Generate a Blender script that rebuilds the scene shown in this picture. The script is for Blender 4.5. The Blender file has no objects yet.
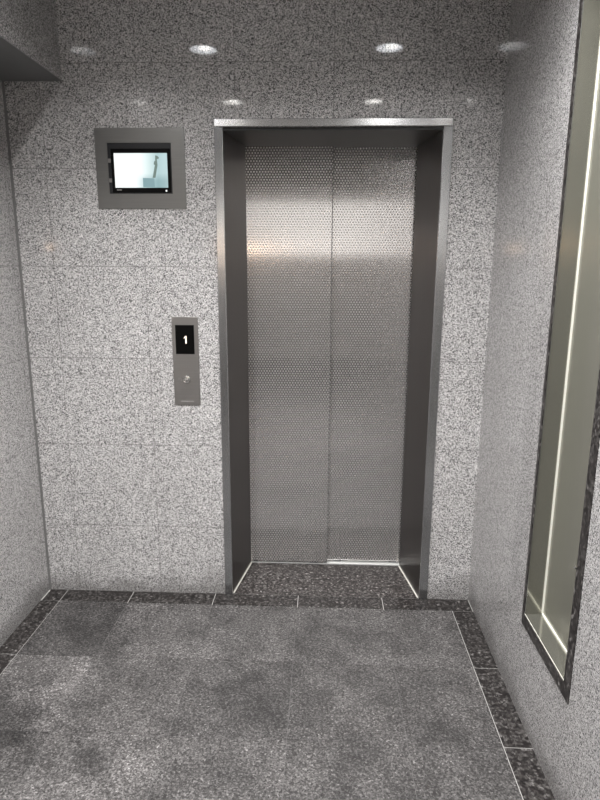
import bpy, bmesh, math, random
from mathutils import Vector
random.seed(4)
S = bpy.context.scene
C = S.collection
XL, XR, H = -1.3467, 0.6805, 2.785          # lobby side walls, ceiling height
ZJ, XJ, T = 0.344, 0.004, 0.4               # stone joint origin and module
REAR = -7.4

# ------------------------------------------------------------------ materials
class N:
    def __init__(s, name):
        s.m = bpy.data.materials.new(name); s.m.use_nodes = True
        s.t = s.m.node_tree; s.t.nodes.clear()
        s.out = s.n('ShaderNodeOutputMaterial')
        s.b = s.n('ShaderNodeBsdfPrincipled'); s.l(s.b.outputs[0], s.out.inputs[0])
    def n(s, k, **kw):
        o = s.t.nodes.new(k)
        for a, v in kw.items(): setattr(o, a, v)
        return o
    def l(s, a, b): s.t.links.new(a, b)
    def put(s, sock, v):
        if v is None: return
        if hasattr(v, 'is_output'): s.l(v, sock)
        else: sock.default_value = v
    def math(s, op, a, b=None, c=None):
        o = s.n('ShaderNodeMath', operation=op)
        for i, v in enumerate((a, b, c)): s.put(o.inputs[i], v)
        return o.outputs[0]
    def mix(s, f, a, b, blend='MIX'):
        o = s.n('ShaderNodeMix', data_type='RGBA', blend_type=blend)
        s.put(o.inputs[0], f); s.put(o.inputs[6], a); s.put(o.inputs[7], b)
        return o.outputs[2]
    def ramp(s, f, stops, interp='LINEAR'):
        o = s.n('ShaderNodeValToRGB'); r = o.color_ramp; r.interpolation = interp
        while len(r.elements) < len(stops): r.elements.new(0.5)
        for e, (p, c) in zip(r.elements, stops):
            e.position = p; e.color = c if len(c) == 4 else (*c, 1)
        s.l(f, o.inputs[0]); return o.outputs[0]
    def pos(s):
        o = s.n('ShaderNodeTexCoord').outputs['Object']
        x = s.n('ShaderNodeSeparateXYZ'); s.l(o, x.inputs[0])
        return o, x.outputs[0], x.outputs[1], x.outputs[2]
    def maprange(s, v, a, b, c=0.0, d=1.0):
        o = s.n('ShaderNodeMapRange')
        for i, q in enumerate((v, a, b, c, d)): s.put(o.inputs[i], q)
        return o.outputs[0]
    def set(s, **kw):
        for k, v in kw.items(): s.put(s.b.inputs[k.replace('_', ' ')], v)

def g(v, w=0.0): return (v*(1+w), v, v*(1-w), 1)

def speckle(n, P, scale, stops, soft=0.25):
    """crystals of a granite: random-coloured cells broken up with fine noise"""
    v = n.n('ShaderNodeTexVoronoi'); v.inputs['Scale'].default_value = scale
    n.l(P, v.inputs['Vector'])
    sep = n.n('ShaderNodeSeparateColor'); n.l(v.outputs['Color'], sep.inputs[0])
    no = n.n('ShaderNodeTexNoise'); no.inputs['Scale'].default_value = scale*0.55; no.inputs['Detail'].default_value = 3
    n.l(P, no.inputs['Vector'])
    f = n.math('ADD', n.math('MULTIPLY', sep.outputs[0], 1-soft), n.math('MULTIPLY', n.maprange(no.outputs[0], .3, .7), soft))
    return n.ramp(f, stops, 'LINEAR')

def joint(n, c, off, width, period=T):
    a = n.math('ADD', n.math('DIVIDE', n.math('SUBTRACT', c, off), period), 0.5+20)
    a = n.math('ABSOLUTE', n.math('SUBTRACT', n.math('FRACT', a), 0.5))
    return n.math('LESS_THAN', a, width/period/2)

def granite_wall(name, axis, hoff, tint=(1, 1, 1), jcol=(.10, .095, .09), jw=.0028, bright=1.0, base_dirt=True, coat=.035):
    n = N(name); P, x, y, z = n.pos()
    b = bright*.86
    col = speckle(n, P, 330, [(0, (.015*b, .015*b, .015*b)), (.2, (.07*b, .068*b, .067*b)), (.34, (.32*b, .312*b, .308*b)), (.6, (.57*b, .555*b, .548*b)), (.85, (.86*b, .835*b, .825*b))], .2)
    big = n.n('ShaderNodeTexNoise'); big.inputs['Scale'].default_value = 3.0; n.l(P, big.inputs['Vector'])
    col = n.mix(1.0, col, n.ramp(big.outputs[0], [(.3, g(.93, .004)), (.7, g(1.0))]), 'MULTIPLY')
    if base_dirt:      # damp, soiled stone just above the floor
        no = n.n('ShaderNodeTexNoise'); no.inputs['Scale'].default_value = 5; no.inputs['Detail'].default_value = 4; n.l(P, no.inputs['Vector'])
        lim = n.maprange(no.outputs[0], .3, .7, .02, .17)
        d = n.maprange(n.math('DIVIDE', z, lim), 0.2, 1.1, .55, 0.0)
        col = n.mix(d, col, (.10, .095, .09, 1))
    h = x if axis == 'x' else y
    j = n.math('MAXIMUM', joint(n, z, ZJ, jw), joint(n, h, hoff, jw))
    col = n.mix(n.math('MULTIPLY', j, .6), col, (*jcol, 1))
    n.set(Base_Color=col, Roughness=.45, Coat_Weight=1.0, Coat_Roughness=coat, Coat_IOR=1.5)
    n.b.inputs['Specular IOR Level'].default_value = .2
    return n.m

def floor_stone(name, dark):
    n = N(name); P, x, y, z = n.pos()
    if dark:
        st = [(0, (.006, .005, .005)), (.4, (.014, .012, .0115)), (.6, (.04, .036, .034)), (.8, (.08, .075, .072)), (.95, (.22, .208, .20))]
    else:
        st = [(0, (.015, .014, .013)), (.3, (.05, .046, .045)), (.6, (.115, .109, .106)), (.85, (.225, .214, .209)), (.99, (.45, .43, .42))]
    col = speckle(n, P, 125 if dark else 210, st, .4)
    at = n.n('ShaderNodeAttribute', attribute_name='tone')
    no = n.n('ShaderNodeTexNoise'); no.inputs['Scale'].default_value = 5.5; no.inputs['Detail'].default_value = 5; no.inputs['Roughness'].default_value = .65
    n.l(P, no.inputs['Vector'])
    k = n.math('MULTIPLY', at.outputs['Fac'], n.maprange(no.outputs[0], .3, .7, .42, 1.12) if not dark else 1.0)
    # damp patches trodden in near the left wall
    if not dark:
        for cx, cy, rx, ry, amt in ((-1.14, -.86, .22, .14, .5), (-.74, -1.02, .07, .05, .3), (-.2, -.72, .25, .16, .2), (.1, -.35, .3, .1, .12), (-.98, -.30, .2, .16, .22), (-.60, -.93, .05, .04, .25), (.5, -.62, .1, .25, -.15)):
            dx = n.math('DIVIDE', n.math('SUBTRACT', x, cx), rx); dy = n.math('DIVIDE', n.math('SUBTRACT', y, cy), ry)
            r = n.math('ADD', n.math('MULTIPLY', dx, dx), n.math('MULTIPLY', dy, dy))
            r = n.math('ADD', r, n.maprange(no.outputs[0], .3, .7, -.5, .5))
            k = n.math('MULTIPLY', k, n.maprange(r, .5, 1.3, 1-amt, 1.0))
    col = n.mix(1.0, col, comb(n, k), 'MULTIPLY')
    bp = n.n('ShaderNodeBump'); bp.inputs['Strength'].default_value = .25; bp.inputs['Distance'].default_value = .002
    fn = n.n('ShaderNodeTexNoise'); fn.inputs['Scale'].default_value = 150; n.l(P, fn.inputs['Vector']); n.l(fn.outputs[0], bp.inputs['Height'])
    n.l(bp.outputs[0], n.b.inputs['Normal'])
    n.set(Base_Color=col, Roughness=.28 if dark else .5)
    n.b.inputs['Specular IOR Level'].default_value = .35
    return n.m

def comb(n, k):
    c = n.n('ShaderNodeCombineColor')
    for i in range(3): n.l(k, c.inputs[i])
    return c.outputs[0]

def steel(name, col=(.55, .54, .53), rough=.22, aniso=0.0, rot=0.0, streak='z', amt=.08, metal=1.0):
    n = N(name); P, x, y, z = n.pos()
    mp = n.n('ShaderNodeMapping'); n.l(P, mp.inputs[0])
    mp.inputs['Scale'].default_value = (600, 600, 6) if streak == 'z' else (6, 600, 600)
    no = n.n('ShaderNodeTexNoise'); no.inputs['Scale'].default_value = 1; no.inputs['Detail'].default_value = 2; n.l(mp.outputs[0], no.inputs['Vector'])
    k = n.maprange(no.outputs[0], .3, .7, 1-amt, 1+amt)
    c = n.mix(1.0, (*col, 1), comb(n, k), 'MULTIPLY')
    n.set(Base_Color=c, Roughness=rough, Metallic=metal, Anisotropic=aniso, Anisotropic_Rotation=rot)
    if aniso:
        tg = n.n('ShaderNodeTangent', direction_type='UV_MAP'); n.l(tg.outputs[0], n.b.inputs['Tangent'])
    return n.m

def door_steel():
    """hairline steel with a staggered grid of etched matt dots"""
    n = N('dotted steel'); P, x, y, z = n.pos()
    pu, pv = .0135, .0234
    def grid(ox, oz):
        a = n.math('MULTIPLY', n.math('SUBTRACT', n.math('FRACT', n.math('ADD', n.math('DIVIDE', x, pu), 50+ox)), .5), pu)
        b = n.math('MULTIPLY', n.math('SUBTRACT', n.math('FRACT', n.math('ADD', n.math('DIVIDE', z, pv), 50+oz)), .5), pv)
        return n.math('SQRT', n.math('ADD', n.math('MULTIPLY', a, a), n.math('MULTIPLY', b, b)))
    d = n.math('MINIMUM', grid(0, 0), grid(.5, .5))
    m = n.maprange(d, .0030, .0046, 1, 0)
    n.set(Base_Color=n.mix(m, (.58, .56, .55, 1), (.66, .64, .63, 1)),
          Roughness=n.maprange(m, 0, 1, .13, .4), Metallic=n.maprange(m, 0, 1, .82, .8), Anisotropic=.93, Anisotropic_Rotation=DOORROT)
    tg = n.n('ShaderNodeTangent', direction_type='UV_MAP'); n.l(tg.outputs[0], n.b.inputs['Tangent'])
    return n.m
DOORROT = 0.0

def plain(name, col, rough=.5, metal=0.0, coat=0.0):
    n = N(name); P, x, y, z = n.pos()
    no = n.n('ShaderNodeTexNoise'); no.inputs['Scale'].default_value = 40; n.l(P, no.inputs['Vector'])
    c = n.mix(1.0, (*col, 1), comb(n, n.maprange(no.outputs[0], .3, .7, .97, 1.03)), 'MULTIPLY')
    n.set(Base_Color=c, Roughness=rough, Metallic=metal, Coat_Weight=coat)
    return n.m

def glow(name, col, strength, base=(.8, .8, .8)):
    n = N(name); n.set(Base_Color=(*base, 1), Emission_Color=(*col, 1), Emission_Strength=strength); return n.m

M = dict(
    back=granite_wall('granite back', 'x', XJ),
    left=granite_wall('granite left', 'y', -.45, bright=.92),
    right=granite_wall('granite right', 'y', -.43, bright=.95, jcol=(.30, .29, .28), jw=.0022, coat=.085),
    soffit=granite_wall('granite soffit', 'y', -.45, bright=.8, base_dirt=False),
    tile=floor_stone('flamed granite', False), border=floor_stone('dark granite', True),
    grout=plain('pale grout', (.42, .41, .39), .8), floorjoint=plain('grey grout', (.12, .115, .112), .8),
    shade_dark=plain('dark shade strip', (.13, .127, .124), .6), caulk=plain('pale sealant', (.70, .69, .62), .5),
    ceiling=plain('painted ceiling', (.2, .2, .2), .8),
    lobby=plain('lobby plaster', (.6, .585, .57), .7),
    door=door_steel(),
    trim=steel('bright hairline steel', (.57, .58, .59), .22, .7, 0, 'z', .03),
    header=steel('bright header steel', (.80, .80, .80), .2, .6, .25, 'z', .03),
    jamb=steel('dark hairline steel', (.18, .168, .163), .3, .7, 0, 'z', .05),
    plate=steel('satin plate steel', (.29, .277, .265), .4, 0, 0, 'x', .05, .85),
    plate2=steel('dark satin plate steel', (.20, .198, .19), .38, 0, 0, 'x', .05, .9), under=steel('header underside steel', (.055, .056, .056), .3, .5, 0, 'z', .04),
    sill=steel('threshold aluminium', (.85, .85, .83), .35, 0, 0, 'x', .03, .6),
    olive=steel('olive mirror lining', (.28, .275, .24), .06, 0, 0, 'z', .02, .75),
    olive_back=steel('olive satin glass', (.25, .245, .205), .2, 0, 0, 'z', .02, .4),
    edge=plain('dark stone rim', (.022, .021, .02), .5),
    black=plain('black plastic', (.008, .009, .011), .35), blackglass=plain('black display glass', (.002, .002, .002), .3),
    button=steel('polished button', (.7, .69, .67), .14, 0, 0, 'z', 0), engrave=plain('engraving', (.42, .40, .385), .6),
    diffuser=glow('downlight reflector', (.93, .96, 1.0), 8.0), bulb=glow('downlight lamp', (1, .98, .94), 18.0),
    diffuser2=glow('far downlight reflector', (1, .97, .92), 7.0), bulb2=glow('far downlight lamp', (1, .97, .92), 14.0),
    underside=plain('dark soffit underside', (.17, .17, .17), .6),
    digit=glow('lit digit', (1.0, .66, .40), .85), led=glow('pilot light', (.85, .9, .9), .7),
    white=plain('white enamel', (.8, .8, .79), .4), warm=glow('warm lamp glass', (1.0, .62, .34), 24.0), warm2=glow('broad warm glass', (1, .66, .4), 15.0),
    pane=glow('added glow pane', (1.0, .98, .95), 1.15),
)

M['blackglass'].node_tree.nodes['Principled BSDF'].inputs['Specular IOR Level'].default_value = .12
def screen_mat():
    n = N('camera picture'); P, x, y, z = n.pos()
    u = n.maprange(x, -.904, -.681, 0, 1); v = n.maprange(z, 1.866, 2.002, 0, 1)
    c = n.ramp(u, [(0, (.97, 1, .99)), (.38, (.95, 1, 1)), (.6, (.42, .58, .60)), (.82, (.25, .40, .42)), (1.0, (.36, .50, .52))])
    up = n.ramp(u, [(0, (.97, 1, .99)), (.5, (.92, 1, 1)), (.66, (.66, .80, .80)), (.82, (.42, .58, .60)), (1.0, (.50, .66, .68))])
    c = n.mix(n.maprange(v, .2, .42), c, up)
    n.set(Base_Color=(.02, .02, .02, 1), Emission_Color=c, Emission_Strength=.84, Roughness=.3)
    return n.m
M['screen'] = screen_mat()
M['pic_post'] = glow('picture of a post', (.12, .17, .15), 1.0, (.02, .02, .02))
M['pic_floor'] = glow('picture of a floor', (.17, .28, .30), 1.0, (.02, .02, .02))

# ------------------------------------------------------------------ mesh helpers
class MB:
    def __init__(s): s.bm = bmesh.new(); s.tone = s.bm.faces.layers.float.new('tone')
    def face(s, pts, mi=0, tone=1.0):
        f = s.bm.faces.new([s.bm.verts.new(p) for p in pts]); f.material_index = mi; f[s.tone] = tone; return f
    def hexa(s, a, mi=0, tone=1.0):   # 8 points: bottom ring then top ring
        v = [s.bm.verts.new(p) for p in a]
        for q in ((3, 2, 1, 0), (4, 5, 6, 7), (0, 1, 5, 4), (1, 2, 6, 5), (2, 3, 7, 6), (3, 0, 4, 7)):
            f = s.bm.faces.new([v[i] for i in q]); f.material_index = mi; f[s.tone] = tone
        return s
    def box(s, x0, x1, y0, y1, z0, z1, mi=0, tone=1.0):
        return s.hexa([(x0, y0, z0), (x1, y0, z0), (x1, y1, z0), (x0, y1, z0), (x0, y0, z1), (x1, y0, z1), (x1, y1, z1), (x0, y1, z1)], mi, tone)
    def lathe(s, c, prof, axis='z', seg=40, mi=0):
        rings = []
        for r, h in prof:
            ring = []
            for i in range(seg):
                a = 2*math.pi*i/seg
                d = (r*math.cos(a), r*math.sin(a), h) if axis == 'z' else (r*math.cos(a), -h, r*math.sin(a))
                ring.append(s.bm.verts.new((c[0]+d[0], c[1]+d[1], c[2]+d[2])))
            rings.append(ring)
        for a, b in zip(rings, rings[1:]):
            for i in range(seg):
                f = s.bm.faces.new((a[i], a[(i+1) % seg], b[(i+1) % seg], b[i])); f.smooth = True; f.material_index = mi; f[s.tone] = 1
        for r in (rings[0], rings[-1]):
            f = s.bm.faces.new(r); f[s.tone] = 1; f.material_index = mi
        return s
    def prism_y(s, poly, y0, y1):     # outline in x,z pushed through y
        a = [s.bm.verts.new((x, y0, z)) for x, z in poly]; b = [s.bm.verts.new((x, y1, z)) for x, z in poly]
        s.bm.faces.new(a); s.bm.faces.new(b)
        for i in range(len(poly)): s.bm.faces.new((a[i], a[(i+1) % len(poly)], b[(i+1) % len(poly)], b[i]))
        return s
    def build(s, name, mats, parent=None, bevel=0):
        bmesh.ops.recalc_face_normals(s.bm, faces=s.bm.faces)
        uv = s.bm.loops.layers.uv.new('UVMap')
        for f in s.bm.faces:
            nn = f.normal
            for lp in f.loops:
                p = lp.vert.co
                lp[uv].uv = (p.x, p.z) if abs(nn.y) >= max(abs(nn.x), abs(nn.z)) else ((p.y, p.z) if abs(nn.x) >= abs(nn.z) else (p.x, p.y))
        me = bpy.data.meshes.new(name); s.bm.to_mesh(me); s.bm.free()
        if not isinstance(mats, (list, tuple)): mats = [mats]
        for m in mats: me.materials.append(m)
        o = bpy.data.objects.new(name, me); C.objects.link(o)
        if bevel:
            b = o.modifiers.new('bevel', 'BEVEL'); b.width = bevel; b.segments = 2; b.limit_method = 'ANGLE'
        if parent: child(o, parent)
        return o

def child(o, parent):
    o.parent = parent
    w = Vector((0, 0, 0)); p = parent
    while p: w += p.location; p = p.parent
    # meshes are written in world coordinates: recentre their data under the thing's base
    if o.type == 'MESH':
        o.location = -w
def thing(name, loc, label, cat, group=None):
    o = bpy.data.objects.new(name, None); C.objects.link(o); o.location = loc; o.empty_display_size = .05
    o['label'] = label; o['category'] = cat
    if group: o['group'] = group
    return o
def struct(o): o['kind'] = 'structure'; return o

# ------------------------------------------------------------------ room shell
# floor: individual flags with grout between, dark border along the walls, landing stone in the door recess
f = MB()
f.box(-4.2, 3.6, REAR, .50, -.06, -.0015, 2)
f.box(-1.254, .583, -4.1, -.102, -.0015, -.0013, 3)
gp = .0016
def flag(x0, x1, y0, y1, mi, tone=1.0, dz=0.0):
    f.box(x0+gp, x1-gp, y0+gp, y1-gp, -.0014, dz, mi, tone)
bx = [-.53-.4, -.53, -.13, .27]
ys = [-.1, -.5, -.9, -1.3, -1.7, -2.1, -2.5, -2.9, -3.3, -3.7, -4.1]
tones = {(0, 0): .72, (1, 0): 1.02, (2, 0): .98, (3, 0): .92, (4, 0): .88,
         (0, 1): 1.3, (1, 1): 1.0, (2, 1): .76, (3, 1): .82, (4, 1): .78,
         (0, 2): .80, (1, 2): 1.12, (2, 2): .9, (3, 2): .78, (4, 2): .8, (0, 3): .95, (1, 3): 1.0, (2, 3): .85, (3, 3): .75, (4, 3): .8}
xs = [-1.256, -.93, -.53, -.13, .27, .585]
for j in range(len(ys)-1):
    for i in range(5):
        f.box(xs[i]+.0008, xs[i+1]-.0008, ys[j+1]+.0008, ys[j]-.0008, -.0012, -.0002, 0, tones.get((i, j), random.uniform(.85, 1.1)))
    flag(XL-.001, -1.256, ys[j+1], ys[j], 1); flag(.585, XR+.002, ys[j+1], ys[j], 1)
e = [XL+.004, -1.256, -.93, -.53, -.13, .27, XR-.001]
for a, b in zip(e, e[1:]): flag(a, b, -.1, 0, 1, 1.0)
f.hexa([(-.447, .0015, -.0014), (.446, .0015, -.0014), (.3935, .3175, -.0014), (-.397, .3175, -.0014), (-.447, .0015, 0), (.446, .0015, 0), (.3935, .3175, 0), (-.397, .3175, 0)], 1, 1.7)
for i in range(-10, 9):
    for j in range(8):
        x0, y1 = i*.4, -4.1-j*.4
        f.box(x0+.001, x0+.399, y1-.399, y1-.001, -.0014, -.0002, 0, random.uniform(.85, 1.1))
struct(f.build('floor', [M['tile'], M['border'], M['grout'], M['floorjoint']]))

w = MB(); w.box(XL-.25, -.447, 0, .45, 0, H); w.box(.446, XR+.25, 0, .45, 0, H); w.box(-.447, .446, 0, .45, 2.1, H)
struct(w.build('wall_back', M['back']))
struct(MB().box(-.447, .446, .37, .45, 0, 2.1).build('wall_shaft', M['lobby']))
struct(MB().box(XL-.25, XL, -4.1, 0, 0, H).build('wall_left', M['left']))
ny0, ny1, nz0, nz1 = -1.107, -.704, .337, 2.62
w = MB(); w.box(XR, XR+.25, ny1, 0, 0, H); w.box(XR, XR+.25, -4.1, ny0, 0, H); w.box(XR, XR+.25, ny0, ny1, 0, nz0); w.box(XR, XR+.25, ny0, ny1, nz1, H)
w.box(XR+.08, XR+.25, ny0, ny1, nz0, nz1)
struct(w.build('wall_right', M['right']))
struct(MB().box(XL, -1.1, -4.1, 0, 2.281, H).build('wall_soffit', M['soffit']))
struct(MB().box(-4.4, 3.8, REAR-.2, .45, H, H+.1).build('ceiling', M['ceiling']))
struct(MB().box(XL, -1.1, -4.1, 0, 2.278, 2.281).build('soffit_underside', M['underside']))  # separate slab that makes the soffit's bottom face darker
# wider hall behind the viewer
w = MB(); w.box(-4.4, XL-.25, -4.1, -3.95, 0, H); w.box(XR+.25, 3.8, -4.1, -3.95, 0, H)
struct(w.build('wall_front', M['lobby']))
struct(MB().box(-4.4, -4.2, REAR, -4.1, 0, H).build('wall_west', M['lobby']))
struct(MB().box(3.6, 3.8, REAR, -4.1, 0, H).build('wall_east', M['lobby']))
w = MB(); w.box(-4.4, -1.7, REAR-.2, REAR, 0, H); w.box(1.7, 3.8, REAR-.2, REAR, 0, H); w.box(-1.7, 1.7, REAR-.2, REAR, 0, 1.78); w.box(-1.7, 1.7, REAR-.2, REAR, 2.70, H)
struct(w.build('wall_rear', M['lobby']))
wn = MB(); wn.box(-1.7, 1.7, REAR-.12, REAR-.1, 1.78, 2.70)
struct(wn.build('added_glow_pane', M['pane']))  # unseen glowing pane, added as a bright band for the doors to mirror
# dark strip painting in the soft shade of the left corner
t = MB(); t.hexa([(XL, -.008, 0), (XL+.008, 0, 0), (XL+.0005, 0, 0), (XL, -.0005, 0), (XL, -.008, 2.281), (XL+.008, 0, 2.281), (XL+.0005, 0, 2.281), (XL, -.0005, 2.281)])
struct(t.build('corner_shade', M['shade_dark']))

# ------------------------------------------------------------------ lift entrance
fr = thing('elevator_door_frame', (0, 0, 0), 'brushed stainless steel surround framing the closed lift doors in the granite wall', 'door frame')
MB().box(-.482, .4846, -.014, .0, 2.1, 2.1306).build('header_trim', M['header'], fr, .0025)['label'] = 'bright steel strip across the top'
MB().box(-.482, -.447, -.010, .0, 0, 2.0995).build('side_trim', M['trim'], fr, .002)
MB().box(.446, .4846, -.010, .0, 0, 2.0995).build('side_trim', M['trim'], fr, .002)
def jamb(s, xa, xb):
    m = MB(); e = s*.02
    m.hexa([(xa, 0, 0), (xa, .0, 0), (xb, .316, 0), (xa, .316, 0), (xa, 0, 2.0995), (xa, .0, 2.0995), (xb, .316, 2.0995), (xa, .316, 2.0995)])
    return m.build('jamb', M['jamb'], fr)
def prism_xy(poly, z0, z1):
    m = MB(); a = [m.bm.verts.new((x, y, z0)) for x, y in poly]; b = [m.bm.verts.new((x, y, z1)) for x, y in poly]
    m.bm.faces.new(a); m.bm.faces.new(b)
    for i in range(len(poly)): m.bm.faces.new((a[i], a[(i+1) % len(poly)], b[(i+1) % len(poly)], b[i]))
    return m
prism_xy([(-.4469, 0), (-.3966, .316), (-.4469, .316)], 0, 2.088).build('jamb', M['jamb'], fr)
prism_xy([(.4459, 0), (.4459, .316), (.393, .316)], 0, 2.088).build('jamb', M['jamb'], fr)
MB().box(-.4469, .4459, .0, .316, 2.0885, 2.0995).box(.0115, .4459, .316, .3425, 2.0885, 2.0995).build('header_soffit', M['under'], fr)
for s, xa, xb in ((1, -.4466, -.3963), (-1, .4456, .3927)):
    prism_xy([(xa, .006), (xa+s*.006, .006), (xb+s*.006, .316), (xb, .316)], 0, .003).build('sealant_line', M['caulk'], fr)

def panel(name, x0, x1, y0, z0, z1, label):
    r = thing(name, ((x0+x1)/2, y0+.012, 0), label, 'elevator door')
    MB().box(x0, x1, y0, y0+.024, z0, z1).build('door_face', M['door'], r, .0015)
    if x0 < -.1: MB().box(x1, x1+.002, y0+.001, y0+.023, z0, z1).build('seam_shade', M['shade_dark'], r)  # dark strip standing in for the shadow between the two panels
    m = MB(); m.box(x0+.05, x0+.09, y0+.006, y0+.018, z0-.008, z0); m.box(x1-.09, x1-.05, y0+.006, y0+.018, z0-.008, z0)
    m.build('guide_shoe', M['black'], r)
    return r
panel('elevator_door_panel', -.43, .0085, .317, .012, 2.095, 'left sliding steel lift door with staggered dots, overlapping in front of the other')
panel('elevator_door_panel', -.005, .43, .3435, .012, 2.095, 'right sliding steel lift door with staggered dots, set slightly behind the other')
th = thing('door_threshold', (0, .34, 0), 'pale metal threshold track running under the closed lift doors', 'threshold')
m = MB(); m.box(-.44, .44, .3185, .326, 0, .0035); m.box(-.44, .44, .332, .352, 0, .0035); m.box(-.44, .44, .358, .369, 0, .0035); m.box(-.44, .44, .3185, .369, -.001, .0008)
m.build('sill_track', M['sill'], th)

# ------------------------------------------------------------------ monitor in the wall
mo = thing('elevator_monitor', (-.794, 0, 1.942), 'lit camera monitor sunk in a square brushed steel plate, left of the lift', 'monitor')
px0, px1, pz0, pz1 = -.981, -.607, 1.782, 2.1; hx0, hx1, hz0, hz1 = -.930, -.663, 1.842, 2.042
m = MB(); m.box(px0, hx0, -.004, 0, pz0, pz1); m.box(hx1, px1, -.004, 0, pz0, pz1); m.box(hx0, hx1, -.004, 0, pz0, hz0); m.box(hx0, hx1, -.004, 0, hz1, pz1)
pl = m.build('mounting_plate', M['plate2'], mo)
MB().box(hx0, hx1, -.0012, 0, hz0, hz1).build('backing', M['black'], mo)
bz = MB().box(-.917, -.668, -.0035, -.0012, 1.846, 2.020).build('bezel', M['blackglass'], mo, .001)
sc = MB().box(-.904, -.681, -.0042, -.0035, 1.866, 2.002).build('screen', M['screen'], mo)
def sub(mb, name, mat, par):
    o = mb.build(name, mat); o.parent = par; return o
sub(MB().prism_y([(-.733, 1.905), (-.745, 1.905), (-.733, 1.955), (-.738, 1.958), (-.735, 1.970), (-.731, 1.972), (-.730, 1.993), (-.722, 1.991), (-.715, 1.985), (-.717, 1.979), (-.724, 1.979), (-.722, 1.955)], -.0046, -.0042), 'picture_post', M['pic_post'], sc)
sub(MB().prism_y([(-.786, 1.868), (-.786, 1.905), (-.738, 1.903), (-.737, 1.868)], -.0045, -.0042), 'picture_floor', M['pic_floor'], sc)
for z in (1.975, 1.897): MB().box(-.9295, -.9175, -.0038, -.0012, z-.010, z+.006).build('clip', M['plate'], mo, .001)
MB().box(-.692, -.686, -.0044, -.0035, 1.851, 1.857).build('pilot_light', M['led'], mo)
m = MB()
for i in range(6): m.box(-.898+i*.0035, -.8956+i*.0035, -.0039, -.0035, 1.8555, 1.8590)
m.build('bezel_marking', M['engrave'], mo)

# ------------------------------------------------------------------ call panel
cp = thing('elevator_call_panel', (-.633, 0, 1.133), 'upright steel call plate with lit floor number 1 and round button', 'call panel')
MB().box(-.691, -.5745, -.004, .001, .935, 1.331).build('face_plate', M['plate'], cp, .001)
MB().box(-.676, -.593, -.0048, -.004, 1.167, 1.295).build('display', M['blackglass'], cp)
o = MB().prism_y([(-.6325, 1.214), (-.6325, 1.2385), (-.6385, 1.236), (-.6385, 1.2400), (-.6315, 1.247), (-.6268, 1.247), (-.6268, 1.214)], -.0054, -.0048).build('digit', M['digit'], cp); o['label'] = 'lit digit 1'
MB().lathe((-.633, -.004, 1.052), [(.0175, 0), (.0175, .003), (.0155, .005), (.0135, .005), (.0135, .001)], 'y').build('button_ring', M['button'], cp)
MB().lathe((-.633, -.004, 1.052), [(.0105, .001), (.0105, .0045), (.0085, .0065), (.004, .0075), (.0005, .0078)], 'y').build('call_button', M['button'], cp)
m = MB()
for dx, dz in ((0, 0), (0, .005), (.005, .005), (.010, 0), (.010, -.005)): m.lathe((-.668+dx, -.004, 1.053+dz), [(.0013, 0), (.0008, .0008)], 'y', 10)
m.build('raised_dots', M['engrave'], cp)
m = MB()
for i in range(11): m.box(-.662+i*.0055, -.6588+i*.0055, -.00425, -.004, .951, .9545+.001*(i % 2))
m.build('engraved_line', M['engrave'], cp)

# ------------------------------------------------------------------ recess in the right wall
ni = thing('wall_niche', (XR+.03, -.905, nz0), 'tall narrow mirror-lined olive recess with pale seams in the right granite wall', 'niche')
oy0, oy1, oz0, oz1, D = -1.066, -.722, .379, 2.59, .060
m = MB(); fx = XR-.003
m.box(fx, XR+.078, oy1+.001, ny1, nz0, nz1); m.box(fx, XR+.078, ny0, oy0-.001, nz0, nz1); m.box(fx, XR+.078, oy0-.001, oy1+.001, nz0, oz0-.001); m.box(fx, XR+.078, oy0-.001, oy1+.001, oz1+.001, nz1)
m.build('edge_frame', M['border'], ni)['label'] = 'dark stone rim'
MB().box(XR+D, XR+D+.012, oy0, oy1, oz0, oz1).build('back_panel', M['olive_back'], ni)
MB().box(XR, XR+D, oy1-.001, oy1+.001, oz0, oz1).build('side_lining', M['olive'], ni)
MB().box(XR, XR+D, oy0-.001, oy0+.001, oz0, oz1).build('side_lining', M['olive'], ni)
MB().box(XR, XR+D, oy0+.001, oy1-.001, oz0-.001, oz0+.001).build('bottom_lining', M['olive'], ni)
MB().box(XR, XR+D, oy0+.001, oy1-.001, oz1-.001, oz1+.001).build('top_lining', M['olive'], ni)
s = .005
MB().box(XR+D-s, XR+D, oy1-.001-s, oy1-.001, oz0, oz1).build('sealant_line', M['caulk'], ni)
MB().box(XR+D-s, XR+D, oy0, oy1, oz0+.001, oz0+.001+s*1.2).build('sealant_line', M['caulk'], ni)
MB().box(XR-.0008, XR+.0008, oy0, oy1, oz0, oz0+.0018).build('sealant_line', M['caulk'], ni)
MB().box(XR-.0015, XR+.001, oy1-.0025, oy1, oz0, oz1).build('sealant_line', M['trim'], ni)

for y, z in ((-.713, .519), (-1.062, .735)):
    MB().box(XR-.006, XR+.002, y-.004, y+.004, z-.0025, z+.0025).build('pale_dab', M['button'], ni, .001)  # small pale dabs on the edge of the opening
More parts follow.
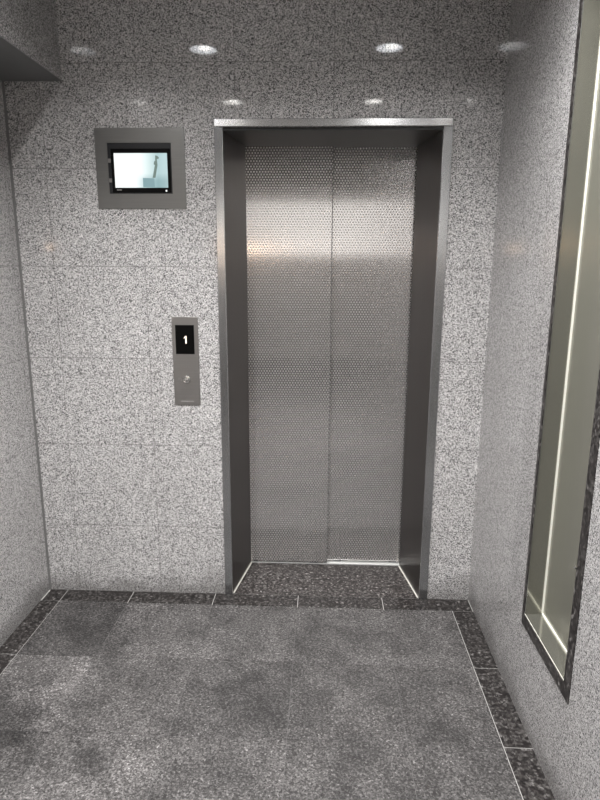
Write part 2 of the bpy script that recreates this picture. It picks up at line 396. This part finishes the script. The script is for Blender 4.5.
# ------------------------------------------------------------------ lights
def downlight(x, y, dm, bm_, label, power, cone=140, blend=.2, col=(.995, .99, .99)):
    r = thing('ceiling_downlight', (x, y, H), label, 'downlight', 'round recessed downlights')
    MB().lathe((x, y, H), [(.090, 0), (.090, -.004), (.078, -.006), (.076, -.001), (.076, 0)]).build('trim_ring', M['white'], r)
    MB().lathe((x, y, H), [(.0755, -.0005), (.0755, -.002)]).build('reflector', dm, r)
    MB().lathe((x+.012, y+.02, H), [(.034, -.0025), (.030, -.005), (.0005, -.006)]).build('lamp', bm_, r)
    l = bpy.data.lights.new('downlight_beam', 'SPOT'); l.energy = power; l.spot_size = math.radians(cone); l.spot_blend = blend
    l.shadow_soft_size = .035; l.color = col; l.energy = power*.17
    lo = bpy.data.objects.new('downlight_beam', l); C.objects.link(lo); lo.parent = r; lo.location = (0, 0, -.045)
    l2 = l.copy(); l2.energy = power*2.05; l2.spot_size = math.radians(124); l2.spot_blend = 1.0
    lo2 = bpy.data.objects.new('downlight_core_beam', l2); C.objects.link(lo2); lo2.parent = r; lo2.location = (0, 0, -.045)
    return r
downlight(-.744, -1.19, M['diffuser'], M['bulb'], 'round ceiling downlight whose bright ellipse shines left above the lift frame', 75)
downlight(.331, -1.19, M['diffuser'], M['bulb'], 'round ceiling downlight whose bright ellipse shines right above the lift frame', 75)
downlight(-.744, -2.30, M['diffuser2'], M['bulb2'], 'farther ceiling downlight mirrored as the small glint above the frame corner', 75)
downlight(.331, -2.30, M['diffuser2'], M['bulb2'], 'farther ceiling downlight mirrored as the faint glint above the right door', 75)
for i, (x, lab) in enumerate(((1.85, 'added warm hall lamp mirrored as the orange glint on the right upright of the lift frame'), (-1.66, 'added warm hall lamp mirrored as the orange glint on the left upright of the lift frame'))):
    r = thing('added_wall_lamp', (x, REAR, 1.86), lab, 'added wall lamp', 'added warm lamps of the hall')  # lamps added in the unseen hall for doors and stone to mirror
    MB().box(x-.05, x+.05, REAR, REAR+.02, 1.80, 1.98).build('lamp_base', M['trim'], r, .003)
    k = 1.5
    MB().lathe((x, REAR+.02+.05*k, 1.82), [(.03*k, 0), (.045*k, .03), (.045*k, .11), (.03*k, .14)]).build('lamp_shade', M['warm'], r)
def area(name, loc, sx, sy, power, col):
    l = bpy.data.lights.new(name, 'AREA'); l.shape = 'RECTANGLE'; l.size = sx; l.size_y = sy; l.energy = power; l.color = col
    o = bpy.data.objects.new(name, l); C.objects.link(o); o.location = loc; return o
for x in (-2.2, -.3, 1.8):
    l = bpy.data.lights.new('added_hall_spot', 'SPOT'); l.energy = 45; l.spot_size = math.radians(130); l.spot_blend = .5; l.shadow_soft_size = .06; l.color = (1, .97, .94)  # unseen spots added to brighten the rear wall that the doors reflect
    o = bpy.data.objects.new('added_hall_spot', l); C.objects.link(o); o.location = (x, -6.5, H-.03)

wd = bpy.data.worlds.new('w'); S.world = wd; wd.use_nodes = True
wd.node_tree.nodes['Background'].inputs[0].default_value = (.8, .85, 1, 1); wd.node_tree.nodes['Background'].inputs[1].default_value = .0

# ------------------------------------------------------------------ camera (26 mm equivalent phone lens)
cam = bpy.data.cameras.new('camera'); co = bpy.data.objects.new('camera', cam); C.objects.link(co)
cam.sensor_fit = 'VERTICAL'; cam.sensor_height = 36; cam.lens = 36*592.54/800; cam.clip_start = .02
from mathutils import Matrix
R = Matrix(((.99919599, -.01310239, .03789054), (.03981686, .21377912, -.97607023), (.00468865, .97679415, .21412894)))
co.matrix_world = Matrix.Translation((-.0258, -2.5872, 1.5324)) @ R.to_4x4()
S.camera = co
S.view_settings.view_transform = 'Standard'; S.view_settings.look = 'None'; S.view_settings.gamma = 1; S.view_settings.use_curve_mapping = False
S.view_settings.exposure = 0.36
